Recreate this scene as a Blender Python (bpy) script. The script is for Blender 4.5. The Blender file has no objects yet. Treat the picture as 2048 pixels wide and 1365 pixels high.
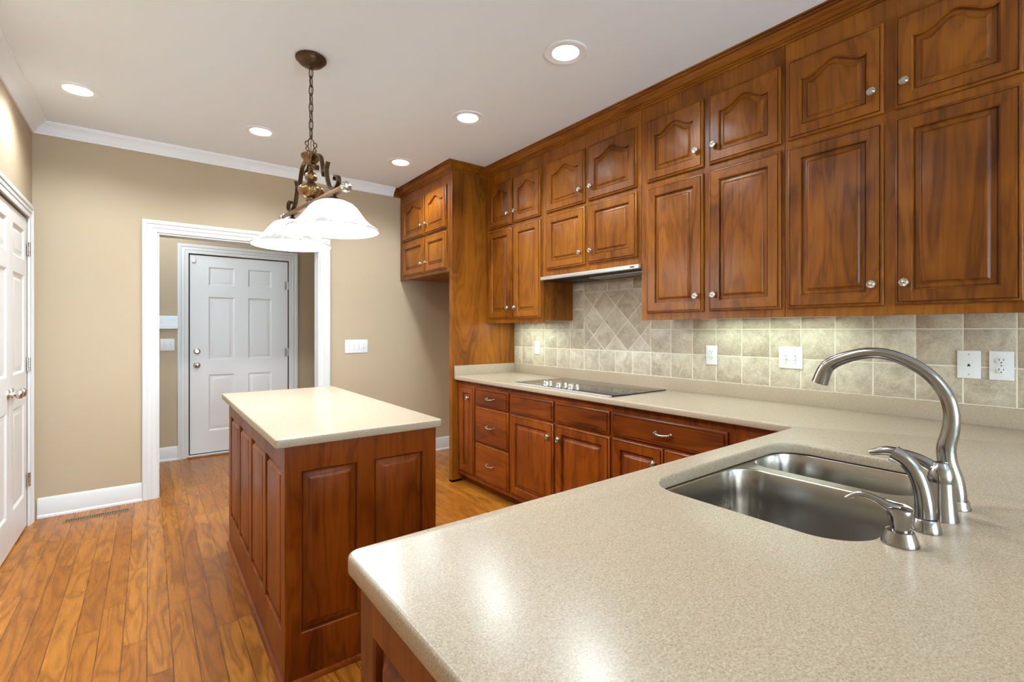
import bpy, bmesh, math, random
from math import pi, sin, cos, radians
from mathutils import Vector, Matrix
from mathutils.geometry import tessellate_polygon

S = bpy.context.scene
C = S.collection

# ------------------------------------------------------------------ camera, world, exposure
cam = bpy.data.cameras.new('camera')
camo = bpy.data.objects.new('camera', cam)
C.objects.link(camo)
cam.sensor_width = 36.0
cam.lens = 958.0 / 2048.0 * 36.0
cam.shift_y = -21.5 / 2048.0
cam.clip_start = 0.02
YAW = math.atan2(726.0, 958.0)
camo.location = (0, 0, 1.302)
camo.rotation_euler = (pi / 2, 0, -YAW)
S.camera = camo

W = bpy.data.worlds.new('world')
S.world = W
W.use_nodes = True
W.node_tree.nodes['Background'].inputs[0].default_value = (0.66, 0.84, 1.0, 1)
W.node_tree.nodes['Background'].inputs[1].default_value = 10.0

S.view_settings.view_transform = 'Standard'
S.view_settings.look = 'None'
S.view_settings.gamma = 1.0
S.view_settings.use_curve_mapping = False
S.view_settings.exposure = 1.20

CEIL = 2.743
CAN_POWER = 35.0       # each recessed lamp, wide beam
BULB = 150.0           # emission of the pendant bulbs
UCL_POWER = 0.75        # under-cabinet strips
CAN_COL = (0.835, 0.935, 1.0)
# recessed lamps: position on the ceiling (the last four are unseen, added for even light)
CANS = [(-0.340, 3.860), (0.645, 3.868), (1.720, 3.852), (1.722, 2.768), (1.722, 1.812),
        (-0.340, 1.830), (-0.340, 2.85), (0.60, -1.6), (0.645, 1.20)]


def lamp(name, kind, loc, energy, color=(1, 1, 1), **kw):
    d = bpy.data.lights.new(name, kind)
    d.energy = energy
    d.color = color
    for k, v in kw.items():
        setattr(d, k, v)
    o = bpy.data.objects.new(name, d)
    o.location = loc
    C.objects.link(o)
    return o


for x, y in CANS:
    lamp('recessed_lamp_glow', 'SPOT', (x, y, CEIL - 0.012), CAN_POWER, CAN_COL,
         spot_size=radians(150), spot_blend=0.65, shadow_soft_size=0.07)
# unseen point light added to brighten the hall
lamp('hall_fill_light', 'POINT', (0.1, 5.25, 2.45), 8.0, CAN_COL, shadow_soft_size=0.12)

# ------------------------------------------------------------------ materials
def srgb(r, g, b):
    def f(c):
        c /= 255.0
        return c / 12.92 if c <= 0.04045 else ((c + 0.055) / 1.055) ** 2.4
    return (f(r), f(g), f(b), 1)


class NT:
    def __init__(self, name):
        self.m = bpy.data.materials.new(name)
        self.m.use_nodes = True
        self.t = self.m.node_tree
        self.b = self.t.nodes['Principled BSDF']
        self.out = self.t.nodes['Material Output']

    def n(self, typ, ins=None, **props):
        nd = self.t.nodes.new(typ)
        for k, v in props.items():
            setattr(nd, k, v)
        for k, v in (ins or {}).items():
            self.set(nd.inputs[k], v)
        return nd

    def set(self, sock, v):
        if hasattr(v, 'is_output') or isinstance(v, bpy.types.NodeSocket):
            self.t.links.new(v, sock)
        else:
            sock.default_value = v

    def p(self, **kw):
        for k, v in kw.items():
            self.set(self.b.inputs[k.replace('_', ' ')], v)
        return self.m

    def math(self, op, a, b=None, c=None):
        nd = self.t.nodes.new('ShaderNodeMath')
        nd.operation = op
        for i, v in enumerate((a, b, c)):
            if v is not None:
                self.set(nd.inputs[i], v)
        return nd.outputs[0]

    def mix(self, fac, a, b, blend='MIX'):
        nd = self.t.nodes.new('ShaderNodeMix')
        nd.data_type = 'RGBA'
        nd.blend_type = blend
        self.set(nd.inputs[0], fac)
        self.set(nd.inputs[6], a)
        self.set(nd.inputs[7], b)
        return nd.outputs[2]

    def ramp(self, fac, stops):
        nd = self.t.nodes.new('ShaderNodeValToRGB')
        els = nd.color_ramp.elements
        while len(els) < len(stops):
            els.new(0.5)
        for e, (p, c) in zip(els, stops):
            e.position = p
            e.color = c if len(c) == 4 else (*c, 1)
        self.set(nd.inputs[0], fac)
        return nd.outputs[0]

    def bump(self, h, strength=0.1, dist=0.01):
        nd = self.n('ShaderNodeBump', {'Strength': strength, 'Distance': dist, 'Height': h})
        self.set(self.b.inputs['Normal'], nd.outputs[0])


def simple(name, col, rough=0.5, metal=0.0, **kw):
    t = NT(name)
    t.p(Base_Color=col, Roughness=rough, Metallic=metal, **kw)
    return t.m


def wood(name, axis, dark, mid, light, rough=0.34):
    """stained cherry, grain along the object's own axis"""
    t = NT(name)
    tc = t.n('ShaderNodeTexCoord').outputs['Object']
    rnd = t.n('ShaderNodeObjectInfo').outputs['Random']
    off = t.n('ShaderNodeCombineXYZ', {'X': t.math('MULTIPLY', rnd, 37.0), 'Y': t.math('MULTIPLY', rnd, 91.0),
                                       'Z': t.math('MULTIPLY', rnd, 53.0)}).outputs[0]
    v = t.n('ShaderNodeVectorMath', {0: tc, 1: off}, operation='ADD').outputs[0]
    sc = [5.5, 5.5, 5.5]
    sc[axis] = 0.9
    v1 = t.n('ShaderNodeVectorMath', {0: v, 1: tuple(sc)}, operation='MULTIPLY').outputs[0]
    sf = [110.0, 110.0, 110.0]
    sf[axis] = 3.0
    v2 = t.n('ShaderNodeVectorMath', {0: v, 1: tuple(sf)}, operation='MULTIPLY').outputs[0]
    n1 = t.n('ShaderNodeTexNoise', {'Vector': v1, 'Scale': 1.0, 'Detail': 3.0, 'Roughness': 0.5, 'Distortion': 0.7}).outputs[0]
    n2 = t.n('ShaderNodeTexNoise', {'Vector': v2, 'Scale': 1.0, 'Detail': 3.0, 'Roughness': 0.6}).outputs[0]
    n3 = t.n('ShaderNodeTexNoise', {'Vector': v, 'Scale': 5.0, 'Detail': 3.0}).outputs[0]
    rings = t.math('POWER', t.math('PINGPONG', t.math('MULTIPLY', n1, 20.0), 1.0), 1.8)
    a = t.math('ADD', t.math('MULTIPLY', n1, 0.55), t.math('MULTIPLY', rings, -0.11))
    a = t.math('ADD', a, t.math('MULTIPLY', t.math('SUBTRACT', n2, 0.5), 0.22))
    a = t.math('ADD', a, t.math('MULTIPLY', t.math('SUBTRACT', n3, 0.5), 0.24))
    a = t.math('ADD', a, t.math('MULTIPLY', t.math('SUBTRACT', rnd, 0.5), 0.10))
    col = t.ramp(a, [(0.04, dark), (0.24, mid), (0.46, light)])
    t.p(Base_Color=col, Roughness=rough, Specular_IOR_Level=0.32)
    t.bump(n2, 0.04, 0.002)
    return t.m


CH = (srgb(90, 44, 4), srgb(134, 75, 13), srgb(162, 98, 24))
CR = (srgb(72, 28, 3), srgb(121, 55, 7), srgb(152, 79, 15))
M = {}
M['cherry'] = wood('cherry_vertical', 2, *CH)
M['cherry_x'] = wood('cherry_horizontal', 0, *CH)
M['cherry_y'] = wood('cherry_lengthwise', 1, *CH)
M['red'] = wood('red_cherry_vertical', 2, *CR)
M['red_x'] = wood('red_cherry_horizontal', 0, *CR)
M['red_y'] = wood('red_cherry_lengthwise', 1, *CR)


def floor_mat():
    t = NT('oak_planks')
    tc = t.n('ShaderNodeTexCoord').outputs['Object']
    s = t.n('ShaderNodeSeparateXYZ', {0: tc})
    x, y = s.outputs[0], s.outputs[1]
    px = t.math('DIVIDE', t.math('ADD', x, 10.031), 0.0815)
    row = t.math('FLOOR', px)
    fx = t.math('FRACT', px)
    r1 = t.n('ShaderNodeTexWhiteNoise', {'W': row}, noise_dimensions='1D').outputs['Value']
    py = t.math('ADD', t.math('DIVIDE', y, 0.78), t.math('MULTIPLY', r1, 9.7))
    idx = t.math('FLOOR', py)
    fy = t.math('FRACT', py)
    idv = t.n('ShaderNodeCombineXYZ', {'X': row, 'Y': idx}).outputs[0]
    wn = t.n('ShaderNodeTexWhiteNoise', {'Vector': idv}, noise_dimensions='2D')
    pr = wn.outputs['Value']
    g = t.n('ShaderNodeCombineXYZ', {'X': t.math('ADD', t.math('MULTIPLY', x, 11.0), t.math('MULTIPLY', pr, 63.0)),
                                     'Y': t.math('ADD', t.math('MULTIPLY', y, 1.7), t.math('MULTIPLY', pr, 17.0)),
                                     'Z': t.math('MULTIPLY', pr, 29.0)}).outputs[0]
    n1 = t.n('ShaderNodeTexNoise', {'Vector': g, 'Scale': 1.0, 'Detail': 1.6, 'Roughness': 0.45, 'Distortion': 0.5}).outputs[0]
    bands = t.math('PINGPONG', t.math('MULTIPLY', n1, 13.0), 1.0)
    line = t.math('POWER', bands, 1.9)
    f2 = t.n('ShaderNodeCombineXYZ', {'X': t.math('MULTIPLY', x, 260.0), 'Y': t.math('MULTIPLY', y, 9.0), 'Z': pr}).outputs[0]
    n2 = t.n('ShaderNodeTexNoise', {'Vector': f2, 'Scale': 1.0, 'Detail': 2.0}).outputs[0]
    n3 = t.n('ShaderNodeTexNoise', {'Vector': g, 'Scale': 0.6, 'Detail': 2.0}).outputs[0]
    base = t.ramp(pr, [(0.0, srgb(146, 84, 20)), (0.3, srgb(158, 94, 24)), (0.7, srgb(166, 102, 28)), (1.0, srgb(178, 114, 38))])
    c = t.mix(t.math('MULTIPLY', line, 0.78), base, srgb(108, 57, 14))
    c = t.mix(t.math('MULTIPLY', t.math('SUBTRACT', n2, 0.35), 0.32), c, srgb(112, 62, 20))
    c = t.mix(t.math('MULTIPLY', n3, 0.18), c, srgb(184, 116, 40))
    gx = t.math('LESS_THAN', t.math('MINIMUM', fx, t.math('SUBTRACT', 1.0, fx)), 0.019)
    gy = t.math('LESS_THAN', t.math('MINIMUM', fy, t.math('SUBTRACT', 1.0, fy)), 0.0024)
    gap = t.math('MAXIMUM', gx, gy)
    c = t.mix(t.math('MULTIPLY', gap, 0.75), c, srgb(52, 26, 8))
    t.p(Base_Color=c, Roughness=t.math('ADD', 0.22, t.math('MULTIPLY', n2, 0.12)), Specular_IOR_Level=0.3)
    t.bump(t.math('SUBTRACT', 1.0, gap), 0.12, 0.002)
    return t.m


def counter_mat():
    t = NT('speckled_solid_surface')
    tc = t.n('ShaderNodeTexCoord').outputs['Object']
    n1 = t.n('ShaderNodeTexNoise', {'Vector': tc, 'Scale': 300.0, 'Detail': 3.0, 'Roughness': 0.75}).outputs[0]
    n2 = t.n('ShaderNodeTexNoise', {'Vector': tc, 'Scale': 620.0, 'Detail': 1.0}).outputs[0]
    n3 = t.n('ShaderNodeTexNoise', {'Vector': tc, 'Scale': 60.0, 'Detail': 2.0}).outputs[0]
    c = t.ramp(n1, [(0.28, srgb(124, 105, 80)), (0.44, srgb(160, 142, 117)), (0.58, srgb(177, 160, 137)), (0.74, srgb(192, 178, 158))])
    c = t.mix(t.math('MULTIPLY', t.math('GREATER_THAN', n2, 0.63), 0.45), c, srgb(128, 104, 74))
    c = t.mix(t.math('MULTIPLY', n3, 0.25), c, srgb(190, 178, 160))
    t.p(Base_Color=c, Roughness=0.27, Specular_IOR_Level=0.36)
    return t.m


def tile_mat(name):
    t = NT(name)
    tc = t.n('ShaderNodeTexCoord').outputs['Object']
    isl = t.n('ShaderNodeNewGeometry').outputs['Random Per Island']
    off = t.n('ShaderNodeCombineXYZ', {'X': t.math('MULTIPLY', isl, 41.0), 'Y': t.math('MULTIPLY', isl, 77.0), 'Z': t.math('MULTIPLY', isl, 13.0)}).outputs[0]
    v = t.n('ShaderNodeVectorMath', {0: tc, 1: off}, operation='ADD').outputs[0]
    n1 = t.n('ShaderNodeTexNoise', {'Vector': v, 'Scale': 11.0, 'Detail': 5.0, 'Roughness': 0.6, 'Distortion': 1.2}).outputs[0]
    n2 = t.n('ShaderNodeTexNoise', {'Vector': v, 'Scale': 34.0, 'Detail': 4.0, 'Roughness': 0.65, 'Distortion': 3.0}).outputs[0]
    a = t.math('ADD', t.math('MULTIPLY', n1, 0.6), t.math('MULTIPLY', n2, 0.4))
    a = t.math('ADD', a, t.math('MULTIPLY', t.math('SUBTRACT', isl, 0.5), 0.12))
    c = t.ramp(a, [(0.32, srgb(158, 144, 122)), (0.5, srgb(190, 176, 153)), (0.66, srgb(214, 202, 180))])
    t.p(Base_Color=c, Roughness=0.42)
    t.bump(n2, 0.06, 0.003)
    return t.m


def paint(name, col, rough=0.6, sc=180.0):
    t = NT(name)
    tc = t.n('ShaderNodeTexCoord').outputs['Object']
    n1 = t.n('ShaderNodeTexNoise', {'Vector': tc, 'Scale': sc, 'Detail': 2.0}).outputs[0]
    t.p(Base_Color=col, Roughness=rough)
    t.bump(n1, 0.03, 0.002)
    return t.m


def brushed(name, col, rough):
    t = NT(name)
    tc = t.n('ShaderNodeTexCoord').outputs['Object']
    v = t.n('ShaderNodeVectorMath', {0: tc, 1: (500.0, 500.0, 12.0)}, operation='MULTIPLY').outputs[0]
    n1 = t.n('ShaderNodeTexNoise', {'Vector': v, 'Scale': 1.0, 'Detail': 2.0}).outputs[0]
    t.p(Base_Color=col, Metallic=1.0, Roughness=t.math('ADD', rough - 0.02, t.math('MULTIPLY', n1, 0.04)))
    return t.m


def antique(name, base, dark, rough=0.35, sc=90.0):
    t = NT(name)
    tc = t.n('ShaderNodeTexCoord').outputs['Object']
    n1 = t.n('ShaderNodeTexNoise', {'Vector': tc, 'Scale': sc, 'Detail': 2.0}).outputs[0]
    c = t.mix(t.ramp(n1, [(0.20, (0, 0, 0)), (0.60, (1, 1, 1))]), dark, base)
    t.p(Base_Color=c, Metallic=0.9, Roughness=rough)
    return t.m


def emis(name, col, strength):
    t = NT(name)
    t.p(Base_Color=(0.8, 0.8, 0.8, 1), Emission_Color=col, Emission_Strength=strength)
    return t.m


def shade_mat():
    t = NT('alabaster_glass')
    tc = t.n('ShaderNodeTexCoord').outputs['Object']
    n1 = t.n('ShaderNodeTexNoise', {'Vector': tc, 'Scale': 22.0, 'Detail': 3.0, 'Distortion': 0.6}).outputs[0]
    c = t.ramp(n1, [(0.35, srgb(196, 190, 186)), (0.65, srgb(244, 242, 240))])
    # the flared decorative lower band, painted greyer for the weaker glow there
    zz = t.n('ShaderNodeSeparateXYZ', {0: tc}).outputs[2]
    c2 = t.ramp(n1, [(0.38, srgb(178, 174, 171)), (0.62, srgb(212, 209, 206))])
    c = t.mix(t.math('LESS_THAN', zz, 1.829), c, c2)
    d = t.n('ShaderNodeBsdfDiffuse', {'Color': c})
    tr = t.n('ShaderNodeBsdfTranslucent', {'Color': c})
    gl = t.n('ShaderNodeBsdfGlossy', {'Color': (1, 1, 1, 1), 'Roughness': 0.12})
    m1 = t.n('ShaderNodeMixShader', {0: 0.24, 1: d.outputs[0], 2: tr.outputs[0]})
    m2 = t.n('ShaderNodeMixShader', {0: 0.05, 1: m1.outputs[0], 2: gl.outputs[0]})
    t.t.links.new(m2.outputs[0], t.out.inputs[0])
    return t.m


def pane_mat():
    t = NT('window_glass')
    tr = t.n('ShaderNodeBsdfTransparent', {'Color': (0.95, 0.97, 0.97, 1)})
    gl = t.n('ShaderNodeBsdfGlossy', {'Roughness': 0.02})
    m = t.n('ShaderNodeMixShader', {0: 0.07, 1: tr.outputs[0], 2: gl.outputs[0]})
    t.t.links.new(m.outputs[0], t.out.inputs[0])
    return t.m


M['floor'] = floor_mat()
M['wall'] = paint('tan_wall_paint', srgb(180, 160, 132))
M['ceil'] = paint('cool_white_ceiling_paint', srgb(237, 245, 253), 0.85, 90.0)
M['crown'] = simple('cool_white_trim_paint', srgb(240, 245, 250), 0.4)
M['trim'] = simple('white_trim_paint', srgb(212, 211, 208), 0.4)
M['door'] = simple('white_door_paint', srgb(222, 219, 216), 0.4)
M['counter'] = counter_mat()
M['tile'] = tile_mat('stone_look_tile')
M['grout'] = paint('pale_grout', srgb(226, 216, 194), 0.8)
M['steel'] = brushed('brushed_steel', (0.33, 0.32, 0.30, 1), 0.19)
M['sink'] = brushed('sink_steel', (0.46, 0.44, 0.405, 1), 0.22)
M['nickel'] = antique('antique_nickel', (0.56, 0.53, 0.46, 1), (0.20, 0.18, 0.14, 1), 0.26, 300.0)
M['satin'] = simple('satin_nickel', (0.62, 0.58, 0.52, 1), 0.25, 1.0)
M['chrome'] = simple('chrome', (0.85, 0.85, 0.85, 1), 0.08, 1.0)
M['bronze'] = antique('antique_bronze', (0.115, 0.072, 0.040, 1), (0.05, 0.030, 0.018, 1), 0.34, 40.0)
M['brass'] = antique('aged_brass', (0.30, 0.185, 0.075, 1), (0.12, 0.07, 0.03, 1), 0.30, 45.0)
M['copper'] = antique('copper_bar', (0.30, 0.18, 0.105, 1), (0.17, 0.095, 0.055, 1), 0.35, 90.0)
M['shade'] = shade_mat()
M['bulb'] = emis('lit_bulb', (0.87, 0.945, 1.0, 1), BULB)
M['lens'] = emis('lit_lens', (1.0, 0.98, 0.95, 1), 9.0)
M['tube'] = emis('lit_tube', (0.86, 1.0, 0.88, 1), 1.6)
M['plastic'] = simple('white_plastic', srgb(224, 224, 222), 0.35)
M['dark'] = simple('dark_slot', (0.012, 0.011, 0.010, 1), 0.6)
M['gap'] = simple('weatherstrip_and_gap_shade', (0.03, 0.027, 0.024, 1), 0.7)
M['screw'] = simple('grey_screw', (0.45, 0.45, 0.44, 1), 0.4, 0.6)
M['lcd'] = simple('pale_blue_screen', srgb(168, 196, 208), 0.2)
M['blackglass'] = simple('black_ceramic_glass', (0.012, 0.012, 0.012, 1), 0.05, 0.0)
M['hood'] = simple('hood_silver', srgb(205, 200, 196), 0.35, 0.55)
M['hooddark'] = simple('hood_dark', (0.015, 0.014, 0.013, 1), 0.5)
M['hoodgrey'] = simple('hood_grey', (0.22, 0.21, 0.19, 1), 0.35, 0.6)
M['register'] = simple('bronze_register', srgb(150, 116, 74), 0.4, 0.5)
M['threshold'] = simple('oak_threshold', srgb(150, 88, 40), 0.35)
M['pane'] = pane_mat()
M['hallpaint'] = M['wall']

# ------------------------------------------------------------------ mesh helpers
class MB:
    """collects shapes for ONE mesh object"""
    def __init__(self):
        self.v, self.f, self.mi = [], [], []
        self.cur = 0

    def add(self, verts, faces, xf=None):
        o = len(self.v)
        for p in verts:
            p = Vector(p)
            self.v.append(tuple(xf @ p) if xf is not None else tuple(p))
        for f in faces:
            self.f.append([i + o for i in f])
            self.mi.append(self.cur)
        return self

    def box(self, a, b, bev=0.0, xf=None):
        x0, y0, z0 = [min(p, q) for p, q in zip(a, b)]
        x1, y1, z1 = [max(p, q) for p, q in zip(a, b)]
        if bev <= 0:
            v = [(x0, y0, z0), (x1, y0, z0), (x1, y1, z0), (x0, y1, z0), (x0, y0, z1), (x1, y0, z1), (x1, y1, z1), (x0, y1, z1)]
            f = [(0, 3, 2, 1), (4, 5, 6, 7), (0, 1, 5, 4), (1, 2, 6, 5), (2, 3, 7, 6), (3, 0, 4, 7)]
            return self.add(v, f, xf)
        bm = bmesh.new()
        bmesh.ops.create_cube(bm, size=1.0)
        for w in bm.verts:
            w.co = ((x0 + x1) / 2 + w.co.x * (x1 - x0), (y0 + y1) / 2 + w.co.y * (y1 - y0), (z0 + z1) / 2 + w.co.z * (z1 - z0))
        bmesh.ops.bevel(bm, geom=bm.edges[:], offset=bev, segments=2, affect='EDGES', profile=0.6)
        return self.bm(bm, xf)

    def bm(self, bm, xf=None):
        bm.verts.index_update()
        self.add([w.co[:] for w in bm.verts], [[w.index for w in f.verts] for f in bm.faces], xf)
        bm.free()
        return self

    def rings(self, rings, cap0=True, cap1=True, closed=True, xf=None):
        """skin consecutive rings of equal length"""
        n = len(rings[0])
        v = [p for r in rings for p in r]
        f = []
        m = n if closed else n - 1
        for i in range(len(rings) - 1):
            for j in range(m):
                k = (j + 1) % n
                f.append((i * n + j, i * n + k, (i + 1) * n + k, (i + 1) * n + j))
        if cap0:
            f.append(tuple(range(n))[::-1])
        if cap1:
            f.append(tuple((len(rings) - 1) * n + j for j in range(n)))
        return self.add(v, f, xf)

    def lathe(self, prof, n=32, xf=None, cap=True, mod=None):
        """prof: (radius, height) about local Z; mod(angle, i) scales the radius"""
        rings = []
        for i, (r, h) in enumerate(prof):
            rings.append([(r * (mod(2 * pi * j / n, i) if mod else 1) * cos(2 * pi * j / n),
                           r * (mod(2 * pi * j / n, i) if mod else 1) * sin(2 * pi * j / n), h) for j in range(n)])
        return self.rings(rings, cap, cap, True, xf)

    def tube(self, pts, rad, n=12, closed=False, cap=True, xf=None, flat=None, up=None):
        """tube along pts; rad number or list; flat=(a,b) gives a rectangular bar of half sizes along (side, normal)"""
        pts = [Vector(p) for p in pts]
        N = len(pts)
        rad = [rad] * N if not hasattr(rad, '__len__') else rad
        tang = []
        for i in range(N):
            a = pts[(i - 1) % N] if (closed or i > 0) else pts[i]
            b = pts[(i + 1) % N] if (closed or i < N - 1) else pts[i]
            tang.append((b - a).normalized())
        nrm = Vector(up) if up is not None else (Vector((0, 0, 1)) if abs(tang[0].z) < 0.9 else Vector((1, 0, 0)))
        rings = []
        for i in range(N):
            t = tang[i]
            nrm = (nrm - t * nrm.dot(t))
            nrm.normalize()
            s = t.cross(nrm)
            if flat:
                a, b = flat
                rings.append([tuple(pts[i] + s * sx * a + nrm * sy * b) for sx, sy in ((-1, -1), (1, -1), (1, 1), (-1, 1))])
            else:
                rings.append([tuple(pts[i] + (s * cos(2 * pi * j / n) + nrm * sin(2 * pi * j / n)) * rad[i]) for j in range(n)])
        if closed:
            rings.append(rings[0])
            return self.rings(rings, False, False, True, xf)
        return self.rings(rings, cap, cap, True, xf)

    def sweep(self, path, prof, closed=False, m=None, xf=None):
        """sweep closed profile (out, w) along a 2-D path with mitred corners; m maps (u, v, w) to 3-D. out is to the right of travel"""
        m = m or (lambda u, v, w: (u, v, w))
        P = [Vector(p) for p in path]
        N = len(P)
        rings = []
        for i in range(N):
            din = (P[i] - P[i - 1]).normalized() if (closed or i > 0) else None
            dout = (P[(i + 1) % N] - P[i]).normalized() if (closed or i < N - 1) else None
            din = din or dout
            dout = dout or din
            n1, n2 = Vector((din.y, -din.x)), Vector((dout.y, -dout.x))
            mm = (n1 + n2)
            mm = mm / max(1e-6, mm.dot(n1))
            rings.append([m(P[i].x + mm.x * o, P[i].y + mm.y * o, w) for o, w in prof])
        if closed:
            rings.append(rings[0])
            return self.rings(rings, False, False, True, xf)
        return self.rings(rings, True, True, True, xf)

    def poly(self, outer, holes, m, flip=False):
        """flat polygon with holes, m maps (x, y) to 3-D"""
        loops = [[Vector((p[0], p[1], 0)) for p in outer]] + [[Vector((p[0], p[1], 0)) for p in h] for h in holes]
        tri = tessellate_polygon(loops)
        flat = [p for l in loops for p in l]
        fs = []
        for a, b, c in tri:
            A, B, D = flat[a], flat[b], flat[c]
            ccw = (B.x - A.x) * (D.y - A.y) - (B.y - A.y) * (D.x - A.x) > 0
            fs.append((a, b, c) if ccw != flip else (a, c, b))
        return self.add([m(p.x, p.y) for p in flat], fs)

    def build(self, name, mat, parent=None, loc=None, smooth=38, label=None, weld=True):
        me = bpy.data.meshes.new(name)
        me.from_pydata(self.v, [], self.f)
        mats = mat if isinstance(mat, (list, tuple)) else [mat]
        for mm in mats:
            me.materials.append(mm)
        if len(mats) > 1:
            for p, i in zip(me.polygons, self.mi):
                p.material_index = i
        bm = bmesh.new()
        bm.from_mesh(me)
        if weld:
            bmesh.ops.remove_doubles(bm, verts=bm.verts[:], dist=1e-5)
        bmesh.ops.recalc_face_normals(bm, faces=bm.faces[:])
        bm.to_mesh(me)
        bm.free()
        if smooth:
            me.polygons.foreach_set('use_smooth', [True] * len(me.polygons))
            me.set_sharp_from_angle(angle=radians(smooth))
        o = bpy.data.objects.new(name, me)
        C.objects.link(o)
        if parent:
            o.parent = parent
        if loc:
            o.location = loc
        if label:
            o['label'] = label
        return o


def tag(o, label=None, cat=None, group=None, kind=None):
    if label:
        o['label'] = label
    if cat:
        o['category'] = cat
    if group:
        o['group'] = group
    if kind:
        o['kind'] = kind
    return o


def thing(name, label, cat, loc=(0, 0, 0), rotz=0.0, group=None):
    o = bpy.data.objects.new(name, None)
    o.empty_display_size = 0.05
    o.location = loc
    o.rotation_euler = (0, 0, rotz)
    C.objects.link(o)
    return tag(o, label, cat, group)


def struct(o, label, cat):
    return tag(o, label, cat, None, 'structure')


def copy_tree(o, parent=None):
    c = o.copy()
    C.objects.link(c)
    c.parent = parent
    for ch in [q for q in bpy.data.objects if q.parent == o]:
        copy_tree(ch, c)
    return c


def T(x, y, z, rx=0, ry=0, rz=0):
    return Matrix.Translation((x, y, z)) @ Matrix.Rotation(rz, 4, 'Z') @ Matrix.Rotation(ry, 4, 'Y') @ Matrix.Rotation(rx, 4, 'X')


def fillet_poly(pts, radii, inset=0.0, seg=8):
    """rounded polygon (counter-clockwise), edges moved inward by inset; radii per corner"""
    n = len(pts)
    P = [Vector(p) for p in pts]
    out = []
    lines = []
    for i in range(n):
        a, b = P[i], P[(i + 1) % n]
        d = (b - a).normalized()
        nin = Vector((-d.y, d.x))
        lines.append((a + nin * inset, d))
    for i in range(n):
        (a, d1), (b, d2) = lines[i - 1], lines[i]
        cr = d1.x * d2.y - d1.y * d2.x
        t = ((b.x - a.x) * d2.y - (b.y - a.y) * d2.x) / cr
        c = a + d1 * t
        r = radii[i] - inset if cr > 0 else radii[i] + inset
        r = max(r, 0.0005)
        ang = math.acos(max(-1, min(1, d1.dot(d2))))
        L = r * math.tan(ang / 2)
        p0 = c - d1 * L
        side = 1 if cr > 0 else -1
        cen = p0 + Vector((-d1.y, d1.x)) * r * side
        a0 = math.atan2(p0.y - cen.y, p0.x - cen.x)
        for k in range(seg + 1):
            th = a0 + side * ang * k / seg
            out.append((cen.x + r * cos(th), cen.y + r * sin(th)))
    return out


def rrect(x0, y0, x1, y1, r, inset=0.0, seg=8):
    return fillet_poly([(x0, y0), (x1, y0), (x1, y1), (x0, y1)], [r] * 4, inset, seg)


# ------------------------------------------------------------------ room shell
XL, XR = -0.642, 2.741          # left and right kitchen walls
YB, YB2 = 4.630, 4.748          # kitchen back wall, both faces
YH = 5.880                      # far wall of the back hall
YR = -3.60                      # wall behind the photographer
HX0, HX1 = -1.60, 2.90          # hall ends

fl = MB()
fl.add([(HX0 - .1, YR - .1, 0), (HX1 + .1, YR - .1, 0), (HX1 + .1, YH + .1, 0), (HX0 - .1, YH + .1, 0)], [(0, 1, 2, 3)])
fl.add([(HX0 - .1, YR - .1, -.05), (HX1 + .1, YR - .1, -.05), (HX1 + .1, YH + .1, -.05), (HX0 - .1, YH + .1, -.05)], [(3, 2, 1, 0)])
struct(fl.build('floor', M['floor'], smooth=None), 'honey oak strip plank floor', 'floor')
ce = MB().box((HX0 - .1, YR - .1, CEIL), (HX1 + .1, YH + .1, CEIL + .06))
struct(ce.build('ceiling', M['ceil'], smooth=None), 'smooth white ceiling with recessed lights', 'ceiling')

# left wall with the closet opening
DL0, DL1 = 3.490, 4.478
w = MB()
w.box((XL - .12, YR, 0), (XL, DL0, CEIL))
w.box((XL - .12, DL1, 0), (XL, YB, CEIL))
w.box((XL - .12, DL0, 2.055), (XL, DL1, CEIL))
w.box((XL - .12, DL0, 0), (XL - .075, DL1, 2.055))
struct(w.build('wall_left', M['wall'], smooth=None), 'tan painted wall around the white closet doors', 'wall')
# back wall with the cased opening
OX0, OX1, OZ = 0.050, 1.265, 2.062
w = MB()
w.box((HX0, YB, 0), (OX0, YB2, CEIL))
w.box((OX1, YB, 0), (HX1, YB2, CEIL))
w.box((OX0, YB, OZ), (OX1, YB2, CEIL))
struct(w.build('wall_back', M['wall'], smooth=None), 'tan painted wall with the cased opening to the hall', 'wall')
w = MB().box((XR, YR, 0), (XR + .12, YB, CEIL))
struct(w.build('wall_right', M['wall'], smooth=None), 'wall behind the cherry cabinets and tile', 'wall')
# wall behind the photographer with a wide window
WX0, WX1, WZ0, WZ1 = -0.40, 2.10, 0.50, 2.30
w = MB()
w.box((XL - .12, YR - .12, 0), (WX0, YR, CEIL))
w.box((WX1, YR - .12, 0), (XR + .12, YR, CEIL))
w.box((WX0, YR - .12, 0), (WX1, YR, WZ0))
w.box((WX0, YR - .12, WZ1), (WX1, YR, CEIL))
struct(w.build('wall_rear', M['wall'], smooth=None), 'tan wall behind the photographer', 'wall')
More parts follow.
